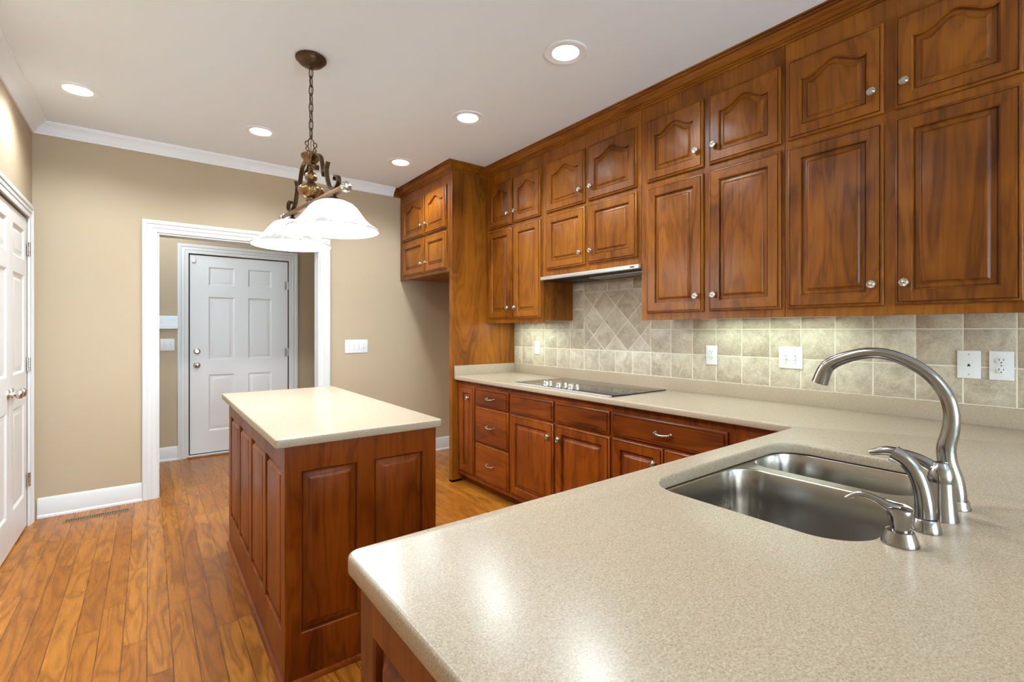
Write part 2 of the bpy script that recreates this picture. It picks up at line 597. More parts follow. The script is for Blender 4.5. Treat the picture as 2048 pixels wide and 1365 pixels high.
# hall walls
BDX0, BDX1, BDZ = 0.322, 1.270, 2.087
w = MB()
w.box((HX0, YH, 0), (BDX0, YH + .12, CEIL))
w.box((BDX1, YH, 0), (HX1, YH + .12, CEIL))
w.box((BDX0, YH, BDZ), (BDX1, YH + .12, CEIL))
w.box((BDX0, YH + .07, 0), (BDX1, YH + .12, BDZ))
struct(w.build('wall_hall', M['wall'], smooth=None), 'darker tan hall wall around the white entry door', 'wall')
HW0, HW1 = 5.15, 5.60
w = MB()
w.box((HX0 - .12, YB, 0), (HX0, HW0, CEIL))
w.box((HX0 - .12, HW1, 0), (HX0, YH + .12, CEIL))
w.box((HX0 - .12, HW0, 0), (HX0, HW1, 1.0))
w.box((HX0 - .12, HW0, 2.1), (HX0, HW1, CEIL))
struct(w.build('wall_hall_left', M['wall'], smooth=None), 'tan end wall of the hall with a window', 'wall')
w = MB().box((HX1, YB, 0), (HX1 + .12, YH + .12, CEIL))
struct(w.build('wall_hall_right', M['wall'], smooth=None), 'tan right end wall of the hall', 'wall')


def window(name, label, m, u0, u1, z0, z1, nu, nz):
    """m maps (u, z, depth) to 3-D"""
    f = MB()
    fr = 0.05
    prof = [(0, -.03), (fr, -.03), (fr, -.075), (0, -.075)]
    f.sweep([(u0, z0), (u0, z1), (u1, z1), (u1, z0)], prof, True, m)
    for i in range(1, nu):
        u = u0 + (u1 - u0) * i / nu
        wd = 0.045 if i * 2 == nu else 0.012
        a, b = m(u - wd, z0, -.035), m(u + wd, z1, -.07)
        f.box(a, b)
    for i in range(1, nz):
        z = z0 + (z1 - z0) * i / nz
        f.box(m(u0, z - .012, -.045), m(u1, z + .012, -.065))
    o = struct(f.build(name, M['trim'], smooth=None), label, 'window')
    g = MB().box(m(u0 + .02, z0 + .02, -.053), m(u1 - .02, z1 - .02, -.057))
    g.build('pane', M['pane'], o, smooth=None)
    return o


window('window_1', 'wide white grid window behind the photographer', lambda u, z, d: (u, YR + d, z), WX0, WX1, WZ0, WZ1, 4, 2)
window('window_2', 'white window at the left end of the hall', lambda u, z, d: (HX0 + d, u, z), HW0, HW1, 1.0, 2.1, 2, 3)

# crown, baseboards, casings
CROWN = [(0, -.078), (.010, -.078), (.012, -.070), (.018, -.064), (.024, -.052), (.036, -.036), (.052, -.022), (.064, -.015), (.066, -.009), (.074, -.007), (.076, 0), (0, 0)]
w = MB().sweep([(XL, YR), (XL, YB), (1.984, YB)], [(a * 1.06, b) for a, b in CROWN], False, lambda u, v, q: (u, v, CEIL + q - .0005))
struct(w.build('trim_1', M['crown']), 'white crown molding along the left and back walls', 'crown molding')
BASE = [(0, 0), (.026, 0), (.025, .012), (.018, .019), (.015, .020), (.015, .108), (.011, .118), (.010, .126), (.004, .136), (0, .137)]


def baseboard(n, path, label):
    w = MB().sweep(path, BASE)
    return struct(w.build(n, M['trim']), label, 'baseboard')


baseboard('baseboard_left', [(XL, YR), (XL, 3.38)], 'white baseboard along the left wall')
baseboard('baseboard_back', [(XL + .026, YB), (-.043, YB)], 'white baseboard above the floor register')
baseboard('baseboard_back_right', [(1.358, YB), (XR, YB)], 'white baseboard from the opening into the refrigerator alcove')
baseboard('baseboard_hall', [(HX0, YH), (.237, YH)], 'white baseboard in the hall left of the entry door')
baseboard('baseboard_hall_right', [(1.358, YH), (HX1, YH)], 'white baseboard in the hall right of the entry door')

CASE = [(0, 0), (0, .012), (.006, .015), (.030, .013), (.034, .017), (.060, .015), (.064, .020), (.086, .022), (.092, .018), (.092, 0)]


def casing(n, mp, u0, u1, z1, label, prof=CASE, depth=None, mj=None):
    """casing round three sides of an opening; mp maps (u, z, out) to 3-D"""
    w = MB()
    w.sweep([(u1, 0.0), (u1, z1), (u0, z1), (u0, 0.0)], prof, False, mp)
    return w


w = casing('', lambda u, z, o: (u, YB - o, z), OX0, OX1, OZ, '')
w.sweep([(OX1, 0.0), (OX1, OZ), (OX0, OZ), (OX0, 0.0)], CASE, False, lambda u, z, o: (u, YB2 + o, z))
w.sweep([(OX1, 0.0), (OX1, OZ), (OX0, OZ), (OX0, 0.0)], [(-.014, -.004), (.004, -.004), (.004, .122), (-.014, .122)], False, lambda u, z, o: (u, YB + o, z))
struct(w.build('trim_2', M['trim']), 'white casing round the wide opening to the hall', 'door casing')
w = casing('', lambda u, z, o: (u, YH - o, z), BDX0 - .001, BDX1 + .001, BDZ + .001, '')
struct(w.build('trim_3', M['trim']), 'white casing round the entry door in the hall', 'door casing')
w = casing('', lambda u, z, o: (XL + o, u, z), DL0 + .004, DL1 - .004, 2.052, '', prof=[(-.0, 0)] + CASE[1:])
# the far leg runs into the corner of the room
struct(w.build('trim_4', M['trim']), 'white casing round the closet doors on the left wall', 'door casing')
# weatherstrip, and a dark sheet painting the shade in the closet door gaps
w = MB()
w.box((BDX0 + .0005, YH + .0125, .022), (.3330, YH + .069, BDZ - .0005))
w.box((1.2590, YH + .0125, .022), (BDX1 - .0005, YH + .069, BDZ - .0005))
w.box((.3331, YH + .0125, 2.0770), (1.2589, YH + .069, BDZ - .0005))
struct(w.build('trim_5', M['gap'], smooth=None), 'dark weatherstrip in the gap round the entry door', 'weatherstrip')
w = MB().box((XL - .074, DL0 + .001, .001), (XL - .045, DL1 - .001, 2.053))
struct(w.build('trim_6', M['gap'], smooth=None), 'dark sheet painting the shade behind the closet doors', 'shade sheet')
w = MB().box((BDX0, YH - .02, 0), (BDX1, YH + .069, .020), .004)
struct(w.build('trim_7', M['trim']), 'white threshold below the entry door', 'threshold')
w = MB().box((BDX0 - .02, YH - .055, 0), (BDX1 + .02, YH - .021, .012), .004)
struct(w.build('trim_8', M['threshold']), 'oak threshold strip before the entry door', 'threshold')


# ------------------------------------------------------------------ panel builders
def ring_rect(x0, z0, x1, z1, i, d, arch=None, N=24, fx=None):
    """one ring at inset i, front depth d (towards -Y). arch(s)-> rise of the top"""
    a0, a1, b0, b1 = x0 + i, x1 - i, z0 + i, z1 - i
    pts = [(a0, -d, b0), (a1, -d, b0)]
    for k in range(N + 1):
        s = 1 - 2.0 * k / N
        x = (a0 + a1) / 2 + s * (a1 - a0) / 2
        z = b1 + (arch(s) if arch else 0)
        pts.append((x, -d, z))
    return pts


PANEL_IN = [(0, .019), (.0012, .0172), (.0035, .0172), (.0048, .0155), (.0054, .0030), (.0100, .0026), (.0112, .0058), (.0220, .0064), (.0255, .0076), (.0290, .0102), (.0325, .0138), (.0350, .0160), (.0370, .0170), (.0382, .0172)]


def cathedral(rise):
    def f(s):
        a = abs(s)
        if a > 0.90:
            return -rise + 0.10 * rise * ((a - 0.90) / 0.10)
        u = a / 0.90
        return -rise * (1 - (0.5 + 0.5 * cos(pi * u)) ** 1.15)
    return f


def cab_door(w, h, arch=False, stile=.054, rise=.047, th=.019):
    """raised-panel cabinet door, lower left corner at the origin, front towards -Y"""
    b = MB()
    N = 28 if arch else 4
    k = th / .019
    R = [(0, 0), (0, .0105), (.0030, .0140), (.0085, .0152), (.0095, .0152), (.0100, .0105), (.0128, .0105), (.0134, .019)]
    st = min(stile, w * .30)
    rs = [ring_rect(0, 0, w, h, i, d * k, None, N) for i, d in R]
    ac = cathedral(rise) if arch else None
    x0, z0, x1, z1 = st, st, w - st, h - st
    for i, d in PANEL_IN:
        rs.append(ring_rect(x0, z0, x1, z1, i, d * k, ac, N))
    b.rings(rs, True, False)
    # centre field: triangulated fan as strips
    last = rs[-1]
    n = len(last)
    b.add(last, [tuple(range(n))])
    return b


def slab_front(w, h, th=.019):
    """drawer front with an ogee edge and flat field"""
    b = MB()
    R = [(0, 0), (0, .0105), (.0035, .0140), (.0110, .0152), (.0118, .0152), (.0122, .0110), (.0146, .0110), (.0152, .019), (.0160, .019)]
    k = th / .019
    rs = [ring_rect(0, 0, w, h, i, d * k, None, 2) for i, d in R]
    b.rings(rs, True, True)
    return b


def panelled_slab(w, h, th, panels, rings):
    """slab w x h (front -Y at y=0, back y=th) with recessed panels (x0,z0,x1,z1)"""
    b = MB()
    xs = sorted({0.0, w} | {p[0] for p in panels} | {p[2] for p in panels})
    zs = sorted({0.0, h} | {p[1] for p in panels} | {p[3] for p in panels})
    for i in range(len(xs) - 1):
        for j in range(len(zs) - 1):
            cx, cz = (xs[i] + xs[i + 1]) / 2, (zs[j] + zs[j + 1]) / 2
            if any(p[0] < cx < p[2] and p[1] < cz < p[3] for p in panels):
                continue
            b.add([(xs[i], 0, zs[j]), (xs[i + 1], 0, zs[j]), (xs[i + 1], 0, zs[j + 1]), (xs[i], 0, zs[j + 1])], [(0, 1, 2, 3)])
    for p in panels:
        rs = [ring_rect(*p, i, d, None, 2) for i, d in rings]
        b.rings(rs, False, True)
    b.add([(0, th, 0), (w, th, 0), (w, th, h), (0, th, h)], [(3, 2, 1, 0)])
    b.add([(0, 0, 0), (w, 0, 0), (w, th, 0), (0, th, 0)], [(3, 2, 1, 0)])
    b.add([(0, 0, h), (w, 0, h), (w, th, h), (0, th, h)], [(0, 1, 2, 3)])
    b.add([(0, 0, 0), (0, th, 0), (0, th, h), (0, 0, h)], [(0, 1, 2, 3)])
    b.add([(w, 0, 0), (w, th, 0), (w, th, h), (w, 0, h)], [(3, 2, 1, 0)])
    return b


DOOR_RINGS = [(0, 0), (.006, -.004), (.014, -.010), (.028, -.010), (.046, -.003), (.047, -.003)]
WOOD_RINGS = [(0, 0), (.0030, -.001), (.0055, -.004), (.0065, -.0175), (.0120, -.0180), (.0132, -.0140), (.0240, -.0130), (.0280, -.0112), (.0320, -.0080), (.0355, -.0046), (.0385, -.0024), (.0400, -.0020)]

# shared small meshes --------------------------------------------------------
KNOB_PROF = [(.0001, 0), (.0075, 0), (.0078, .002), (.0055, .005), (.0052, .011), (.009, .0145), (.0150, .0165), (.0172, .0185), (.0172, .0205), (.0160, .0222), (.0150, .0215), (.0140, .0215),
             (.0128, .0232), (.0112, .0226), (.0105, .0226), (.0085, .0250), (.0070, .0246), (.0062, .0246), (.0040, .0268), (.0001, .0275)]


def rope(a, i):
    return 1 + (0.035 * cos(18 * a) if 5 < i < 14 else 0)


knob_mesh = None


def knob(parent, x, z, y=-.019, name='knob'):
    global knob_mesh
    if knob_mesh is None:
        o = MB().lathe(KNOB_PROF, 36, T(0, 0, 0, pi / 2), True, rope).build(name, M['nickel'], parent, smooth=50)
        knob_mesh = o.data
    else:
        o = bpy.data.objects.new(name, knob_mesh)
        C.objects.link(o)
        o.parent = parent
    o.location = (x, y, z)
    return o


pull_mesh = None


def pull(parent, x, z, y=-.019):
    global pull_mesh
    if pull_mesh is None:
        b = MB()
        pts, rad = [], []
        for k in range(25):
            s = -1 + 2 * k / 24
            pts.append((s * .044, -.010 - .016 * (1 - s * s) ** .6, -.006 * (1 - s * s)))
            rad.append(.0040 + .0022 * (1 - abs(s)) + (.0016 if abs(abs(s) - .55) < .05 else 0))
        b.tube(pts, rad, 12)
        for s in (-1, 1):
            b.lathe([(.0001, 0), (.0075, 0), (.008, .002), (.0055, .004), (.0050, .010), (.0065, .013), (.0060, .017), (.0001, .019)], 18, T(s * .045, 0, 0, pi / 2))
        o = b.build('drawer_pull', M['nickel'], parent)
        pull_mesh = o.data
    else:
        o = bpy.data.objects.new('drawer_pull', pull_mesh)
        C.objects.link(o)
        o.parent = parent
    o.location = (x, y, z)
    return o


# ------------------------------------------------------------------ wall cabinets (front faces -X: local -Y turned to world -X)
RZ = -pi / 2


def carcass(root, w, h, depth, bottom_recess=.018, ff=.020, mats=None):
    b = MB()
    b.box((0, ff, bottom_recess), (w, depth, h))
    b.build('carcass', M['cherry'], root, smooth=None)
    f = MB()
    f.box((0, 0, 0), (w, ff, h), .0012)
    f.build('face_frame', M['cherry'], root, smooth=None)


def wall_cabinet(label, y0, y1, z0, doors, xface=2.420, depth=.319, ztop=2.70, name='wall_cabinet'):
    """y0 is the left end seen from the room (larger y). doors: (yl, yr, zb, zt, arch, knob side)"""
    root = thing(name, label, 'cabinet', (xface, y0, z0), RZ, 'cherry wall cabinets above the counter')
    carcass(root, y0 - y1, ztop - z0, depth)
    for yl, yr, zb, zt, arch, side in doors:
        wd, h = yl - yr, zt - zb
        d = cab_door(wd, h, arch).build('door', M['cherry'], root, (y0 - yl, 0, zb - z0))
        kz = (.095 if arch else .088)
        knob(d, wd - .035 if side == 'R' else .035, kz)
    return root


UZ = 1.364
wall_cabinet('narrow cherry wall cabinet of slim paired doors beside the tall end panel', 3.568, 2.796, UZ, [
    (3.517, 3.186, 2.192, 2.570, True, 'R'), (3.158, 2.818, 2.192, 2.570, True, 'L'),
    (3.517, 3.186, 1.403, 2.163, False, 'R'), (3.158, 2.818, 1.403, 2.163, False, 'L')])
wall_cabinet('short cherry wall cabinet directly above the range hood', 2.794, 1.872, 1.711, [
    (2.748, 2.345, 2.192, 2.569, True, 'R'), (2.311, 1.900, 2.192, 2.569, True, 'L'),
    (2.748, 2.345, 1.761, 2.166, False, 'R'), (2.311, 1.900, 1.761, 2.166, False, 'L')])
wall_cabinet('tall cherry wall cabinet right of the hood above the glowing light strip', 1.870, 1.036, UZ, [
    (1.824, 1.453, 2.196, 2.568, True, 'R'), (1.419, 1.050, 2.196, 2.568, True, 'L'),
    (1.824, 1.453, 1.405, 2.160, False, 'R'), (1.419, 1.050, 1.405, 2.160, False, 'L')])
wall_cabinet('rightmost and nearest cherry wall cabinet with the widest doors', 1.034, .205, UZ, [
    (1.019, .648, 2.197, 2.568, True, 'R'), (.610, .252, 2.197, 2.568, True, 'L'),
    (1.019, .648, 1.405, 2.160, False, 'R'), (.610, .252, 1.405, 2.160, False, 'L')])
wall_cabinet('deep cherry cabinet over the empty refrigerator alcove', 4.628, 3.624, 1.810, [
    (4.548, 4.080, 2.196, 2.572, True, 'R'), (4.052, 3.656, 2.196, 2.572, True, 'L'),
    (4.548, 4.080, 1.842, 2.168, False, 'R'), (4.052, 3.656, 1.842, 2.168, False, 'L')], xface=2.065, depth=.674, name='refrigerator_cabinet')

# tall end panel between alcove and counter
root = thing('tall_end_panel', 'full height cherry end panel between the alcove and the counter', 'panel', (2.065, 3.622, 0), RZ)
MB().box((0, 0, 0), (.050, .675, 2.70), .0015).build('panel', M['cherry'], root, smooth=None)
MB().sweep([(-.0, .60), (-.0, -.0), (.050, -.0), (.050, .10)][::-1], [(0, 0), (.014, 0), (.012, .010), (.004, .018), (0, .018)]).build('shoe_molding', M['cherry_x'], root)

# cabinet crown: follows uppers, steps out round the refrigerator cabinet
CC = [(0, -.080), (.007, -.080), (.010, -.077), (.010, -.072), (.006, -.069), (.012, -.068), (.016, -.064), (.016, -.059), (.011, -.056), (.018, -.054), (.024, -.046), (.034, -.036), (.043, -.028), (.045, -.024), (.043, -.020), (.051, -.018), (.054, -.012), (.051, -.009), (.060, -.007), (.061, 0), (0, 0)]
w = MB().sweep([(2.420, .205), (2.420, 3.572), (2.065, 3.572), (2.065, 4.628), (1.985, 4.628)][::-1], [(a, b) for a, b in CC], False, lambda u, v, q: (u, v, CEIL + q - .0005))
crown = w.build('cabinet_crown_molding', M['cherry_y'])
tag(crown, 'stepped cherry crown molding along the cabinet tops at the ceiling', 'molding')

# ------------------------------------------------------------------ range hood
root = thing('range_hood', 'slim silver under-cabinet range hood above the cooktop', 'range hood', (2.420, 2.792, 1.711), RZ)
MB().box((0.001, .002, -.030), (.919, .312, -.0005)).build('housing', M['hooddark'], root, smooth=None)
MB().box((-.004, -.030, -.027), (.921, .0015, -.002), .003).build('front_visor', M['hood'], root)
MB().box((.43, .05, -.044), (.90, .20, -.0305), .006).build('light_panel', M['hoodgrey'], root)
MB().box((.06, .06, -.036), (.40, .28, -.0305), .002).build('filter', M['hooddark'], root)
MB().box((.855, -.0315, -.019), (.890, -.0295, -.012)).build('badge', M['dark'], root, smooth=None)

# under-cabinet lights
def strip(label, y0, y1, x0, z):
    root = thing('under_cabinet_light', label, 'light', (x0, y0, z), RZ)
    L = y0 - y1
    MB().box((0, 0, 0), (L, .055, .0103), .002).build('housing', M['plastic'], root)
    MB().box((.015, .006, -.003), (L - .015, .049, .0), .0008).build('lens', M['tube'], root)
    o = lamp('under_cabinet_glow', 'AREA', (L / 2, .0275, -.006), UCL_POWER, (.78, 1.0, .88), shape='RECTANGLE', size=L - .04, size_y=.035)
    o.parent = root


strip('slim light strip under the narrow wall cabinet', 3.46, 2.98, 2.53, 1.3708)
strip('slim light strip under the cabinets right of the hood', 1.60, .86, 2.56, 1.3712)

# ------------------------------------------------------------------ base cabinets
BX, BZ, BH = 2.125, .072, .808       # face plane, bottom of the face frame, frame height


def base_cabinet(label, y0, y1):
    root = thing('base_cabinet', label, 'cabinet', (BX, y0, 0), RZ, 'cherry base cabinets under the counter')
    w = y0 - y1
    b = MB().box((0, .020, BZ), (w, .60, .879))
    b.build('carcass', M['red'], root, smooth=None)
    MB().box((0, 0, BZ), (w, .020, .879), .0012).build('face_frame', M['red'], root, smooth=None)
    MB().box((0, .062, .001), (w, .075, BZ - .001)).build('toe_kick', M['red_x'], root, smooth=None)
    return root


def base_door(root, y0, yl, yr, zb, zt, kx, kz):
    d = cab_door(yl - yr, zt - zb).build('door', M['red'], root, (y0 - yl, 0, zb))
    knob(d, kx, kz)
    return d


def base_drawer(root, y0, yl, yr, zb, zt, handle=True, name='drawer'):
    d = slab_front(yl - yr, zt - zb).build(name, M['red_x'], root, (y0 - yl, 0, zb))
    if handle:
        pull(d, (yl - yr) / 2, (zt - zb) / 2)
    return d


r = base_cabinet('slim cherry base cabinet with one narrow door against the end panel', 3.569, 3.288)
base_door(r, 3.569, 3.528, 3.300, .112, .836, .150, .632)
r = base_cabinet('cherry base cabinet with a stack of three drawers', 3.287, 2.819)
base_drawer(r, 3.287, 3.276, 2.834, .698, .838)
base_drawer(r, 3.287, 3.276, 2.834, .404, .687)
base_drawer(r, 3.287, 3.276, 2.834, .108, .393)
r = base_cabinet('cherry base cabinet of two doors below the cooktop', 2.818, 1.847)
base_drawer(r, 2.818, 2.807, 2.341, .700, .834, False, 'false_drawer_front')
base_drawer(r, 2.818, 2.317, 1.860, .700, .834, False, 'false_drawer_front')
base_door(r, 2.818, 2.807, 2.341, .106, .686, .428, .494)
base_door(r, 2.818, 2.317, 1.858, .106, .686, .040, .494)
r = base_cabinet('cherry base cabinet with one wide drawer over two doors', 1.846, 1.120)
base_drawer(r, 1.846, 1.836, 1.152, .702, .834)
base_door(r, 1.846, 1.836, 1.499, .106, .688, .290, .500)
base_door(r, 1.846, 1.490, 1.152, .106, .688, .040, .500)
r = base_cabinet('cherry corner base cabinet beside the peninsula', 1.119, .835)
base_door(r, 1.119, 1.066, .880, .112, .822, .040, .62)

# ------------------------------------------------------------------ counters
ZT, TH = .914, .034
EDGE = .008


def slab(outline, radii, hole=None, ztop=ZT, th=TH, e=EDGE):
    """slab with rounded edges; hole = (x0,y0,x1,y1,r)"""
    b = MB()
    seg = 8
    levels = [(e, 0)] + [(e * (1 - sin(a)), e * (1 - cos(a))) for a in (radians(22), radians(45), radians(68), radians(90))]
    levels += [(0, th - .004), (.0012, th - .0012), (.004, th)]
    outs = [fillet_poly(outline, radii, i, seg) for i, _ in levels]
    b.rings([[(x, y, ztop - d) for x, y in r] for r, (_, d) in zip(outs, levels)], False, False)
    holes_t, holes_b = [], []
    if hole:
        x0, y0, x1, y1, r = hole
        hs = [rrect(x0, y0, x1, y1, r, -i, 12) for i, _ in levels]
        b.rings([[(x, y, ztop - d) for x, y in h] for h, (_, d) in zip(hs, levels)], False, False)
        holes_t, holes_b = [hs[0]], [hs[-1]]
    b.poly(outs[0], holes_t, lambda x, y: (x, y, ztop))
    b.poly(outs[-1], holes_b, lambda x, y: (x, y, ztop - th), True)
    return b


SINK = (1.005, .303, 1.775, .768, .095)
PX0, PY0, PY1 = .273, -.42, .850
b = slab([(PX0, PY0), (2.716, PY0), (2.716, 3.5505), (2.080, 3.5505), (2.080, PY1), (PX0, PY1)],
         [.03, .004, .004, .006, .022, .026], SINK)
counter = b.build('countertop', M['counter'], smooth=45)
tag(counter, 'long speckled beige countertop running along the tile and out over the peninsula', 'countertop')
bs = MB()
bs.box((2.7165, PY0, ZT - .03), (2.7360, 3.569, .992), .003)
bs.box((2.083, 3.5510, ZT - .03), (2.7160, 3.5690, .998), .003)
bs.build('backsplash_lip', M['counter'], counter)

# tile wall: each tile a bevelled island over a grout bed
def tile_wall():
    root_y = 0.303 - .1575 * 5
    p = .1575
    X = 2.7350
    g = .0024
    bed = MB()
    bed.box((X - .0007, -.42, .985), (XR - .0005, 3.5690, UZ + .016))
    bed.box((X - .0007, 1.874, UZ + .015), (XR - .0005, 2.792, 1.678))
    tl = MB()

    def clip(poly, y0, y1, z0, z1):
        for ax, lim, sgn in ((0, y0, 1), (0, y1, -1), (1, z0, 1), (1, z1, -1)):
            out = []
            for i in range(len(poly)):
                a, b_ = poly[i], poly[(i + 1) % len(poly)]
                da, db = (a[ax] - lim) * sgn, (b_[ax] - lim) * sgn
                if da >= 0:
                    out.append(a)
                if da * db < 0:
                    t = da / (da - db)
                    out.append((a[0] + (b_[0] - a[0]) * t, a[1] + (b_[1] - a[1]) * t))
            poly = out
            if len(poly) < 3:
                return None
        return poly

    def tile(poly):
        # shrink towards the inside by g, bevelled front
        n = len(poly)
        ar = sum(poly[i][0] * poly[(i + 1) % n][1] - poly[(i + 1) % n][0] * poly[i][1] for i in range(n)) / 2
        if ar < 0:
            poly = poly[::-1]
        if abs(ar) < 4e-4:
            return
        try:
            r0 = fillet_poly(poly, [.001] * n, g, 1)
            r1 = fillet_poly(poly, [.001] * n, g + .0018, 1)
        except ZeroDivisionError:
            return
        tl.rings([[(X + .0012, y, z) for y, z in r0], [(X - .0006, y, z) for y, z in r0], [(X - .0018, y, z) for y, z in r1]], False, True)

    rows = [.9925, 1.1500, 1.3080, 1.4665, 1.6240, 1.7815]
    ys = [root_y + p * k for k in range(0, 29)]
    IY0, IY1, IZ0, IZ1 = 2.0345, 2.6665, 1.1525, 1.5960
    for i in range(len(ys) - 1):
        for j in range(len(rows) - 1):
            y0, y1, z0, z1 = ys[i], ys[i + 1], rows[j], rows[j + 1]
            ym = (y0 + y1) / 2
            hood = 1.87 < ym < 2.80
            if j >= 2 and hood and IY0 < ym < IY1:
                continue
            if j == 1 and IY0 < ym < IY1:
                continue
            ztop = 1.677 if (1.876 < y1 and y0 < 2.79) else UZ + .013
            # beside the hood opening tiles are cut under the cabinets
            ya, yb = max(y0, -.42), min(y1, 3.5685)
            if z0 > UZ and (y0 < 1.874):
                ya = max(ya, 1.875)
            if z0 > UZ and (y1 > 2.792):
                yb = min(yb, 2.791)
            if z0 > UZ and (yb <= 1.876 or ya >= 2.791):
                continue
            if ya >= yb or z0 >= ztop:
                continue
            if z0 < UZ < z1 and y0 < 2.791 < y1:
                tile([(ya, z0), (2.791, z0), (2.791, z1), (ya, z1)])
                ya = 2.791
            if z0 < UZ < z1 and (y0 < 1.874 < y1 or y0 < 2.792 < y1 or not hood):
                ztop = min(ztop, UZ + .013)
            tile([(ya, z0), (yb, z0), (yb, min(z1, ztop)), (ya, min(z1, ztop))])
    # diagonal inset behind the cooktop
    h = .1110
    for i in range(-5, 6):
        for j in range(-4, 6):
            cy, cz = 2.2340 + i * h, IZ0 + h + j * h
            if (i + j) % 2:
                continue
            q = clip([(cy, cz - h), (cy + h, cz), (cy, cz + h), (cy - h, cz)], IY0, IY1, IZ0, IZ1)
            if q:
                tile(q)
    for y0, y1 in ((2.0345, 2.1890), (2.1890, 2.4280), (2.4280, 2.6665)):
        tile([(y0, IZ1), (y1, IZ1), (y1, 1.677), (y0, 1.677)])
    bo = bed.build('wall_tile_backsplash', M['grout'], smooth=None)
    struct(bo, 'stone look tile backsplash with a diagonal inset behind the cooktop', 'tile backsplash')
    to = tl.build('tile', M['tile'], bo, smooth=30, weld=False)
    return bo


tile_wall()

# ------------------------------------------------------------------ sink
root = thing('kitchen_sink', 'stainless double bowl sink set under the peninsula counter', 'sink', (1.39, .535, ZT - TH), 0)


def L(x, y, z):
    return (x - 1.39, y - .535, z - (ZT - TH))


bowlA = (1.000, .305, 1.475, .770)
bowlB = (1.515, .345, 1.782, .772)
zr = ZT - TH - .0015
fl = MB()
outer = rrect(.965, .262, 1.815, .806, .10)
hA = rrect(*bowlA, .085, 0, 10)
hB = rrect(*bowlB, .085, 0, 10)
fl.poly(outer, [hA, hB], lambda x, y: L(x, y, zr))
fl.poly(outer, [hA, hB], lambda x, y: L(x, y, zr - .002), True)
fl.rings([[L(x, y, zr) for x, y in outer], [L(x, y, zr - .002) for x, y in outer]], False, False)
fl.build('rim', M['sink'], root)
for bw, dep in ((bowlA, .205), (bowlB, .165)):
    bb = MB()
    lv = [(-.004, 0), (0, .001), (.002, .006), (.006, dep * .5), (.010, dep - .045)]
    for a in (20, 40, 60, 80):
        lv.append((.010 + .045 * (1 - cos(radians(a))), dep - .045 + .045 * sin(radians(a))))
    lv.append((.075, dep))
    rs = [rrect(*bw, .085, i, 10) for i, _ in lv]
    inner = [[L(x, y, zr - d) for x, y in r_] for r_, (_, d) in zip(rs, lv)]
    bb.rings(inner, False, True)
    cx, cy = (bw[0] + bw[2]) / 2, (bw[1] + bw[3]) / 2
    o = bb.build('bowl', M['sink'], root, smooth=60)
    dr = MB().lathe([(.0001, .001), (.030, .001), (.034, .004), (.044, .005), (.046, .001), (.046, -.002), (.0001, -.002)], 28, T(*L(cx, cy, zr - dep + .001)))
    dr.build('drain', M['steel'], o)

# ------------------------------------------------------------------ faucet set
def smooth_path(pts, n=6):
    """Catmull-Rom through points"""
    P = [Vector(p) for p in pts]
    out = []
    for i in range(len(P) - 1):
        p0 = P[max(i - 1, 0)]
        p1, p2 = P[i], P[i + 1]
        p3 = P[min(i + 2, len(P) - 1)]
        for k in range(n):
            t = k / n
            out.append(.5 * ((2 * p1) + (-p0 + p2) * t + (2 * p0 - 5 * p1 + 4 * p2 - p3) * t * t + (-p0 + 3 * p1 - 3 * p2 + p3) * t ** 3))
    out.append(P[-1])
    return out


def lerp_list(vals, n=6):
    out = []
    for i in range(len(vals) - 1):
        out += [vals[i] + (vals[i + 1] - vals[i]) * k / n for k in range(n)]
    return out + [vals[-1]]


root = thing('kitchen_faucet', 'tall brushed nickel gooseneck faucet arching over the sink', 'faucet', (1.405, .248, ZT), 0)
cl = [(.2505, .0005), (.2505, .030), (.2535, .062), (.2625, .098), (.2640, .130), (.2575, .165), (.2555, .205), (.2650, .245), (.2930, .287), (.3370, .318), (.3880, .3325), (.4430, .3240), (.4950, .2960), (.5150, .2500)]
rd = [.0220, .0205, .0185, .0175, .0172, .0160, .0145, .0138, .0134, .0132, .0132, .0140, .0165, .0190]
MB().tube(smooth_path([(0, y - .248, z) for y, z in cl]), lerp_list(rd), 24, up=(1, 0, 0)).build('spout', M['steel'], root, smooth=60)
MB().lathe([(.0001, 0), (.0275, 0), (.0275, .003), (.0255, .006), (.0245, .016), (.0235, .018), (.0001, .018)], 32, T(0, .0025, .0004)).build('base_ring', M['steel'], root)

root = thing('faucet_handle', 'brushed nickel single lever handle between the faucet and side sprayer', 'faucet handle', (1.298, .252, ZT), 0)
MB().lathe([(.0001, 0), (.0285, 0), (.0280, .004), (.0260, .020), (.0232, .050), (.0215, .076), (.0001, .076)], 32, T(0, 0, .0004)).build('body', M['steel'], root)
MB().lathe([(.0212, .0765), (.0222, .080), (.0215, .092), (.0185, .106), (.012, .116), (.0001, .120)], 32).build('dome', M['steel'], root)
hp = smooth_path([(0, .004, .098), (0, .030, .112), (0, .060, .120), (0, .092, .122), (0, .122, .112)])
MB().tube(hp, lerp_list([.013, .0125, .011, .010, .006]), 16, up=(1, 0, 0)).build('lever', M['steel'], root, smooth=60)

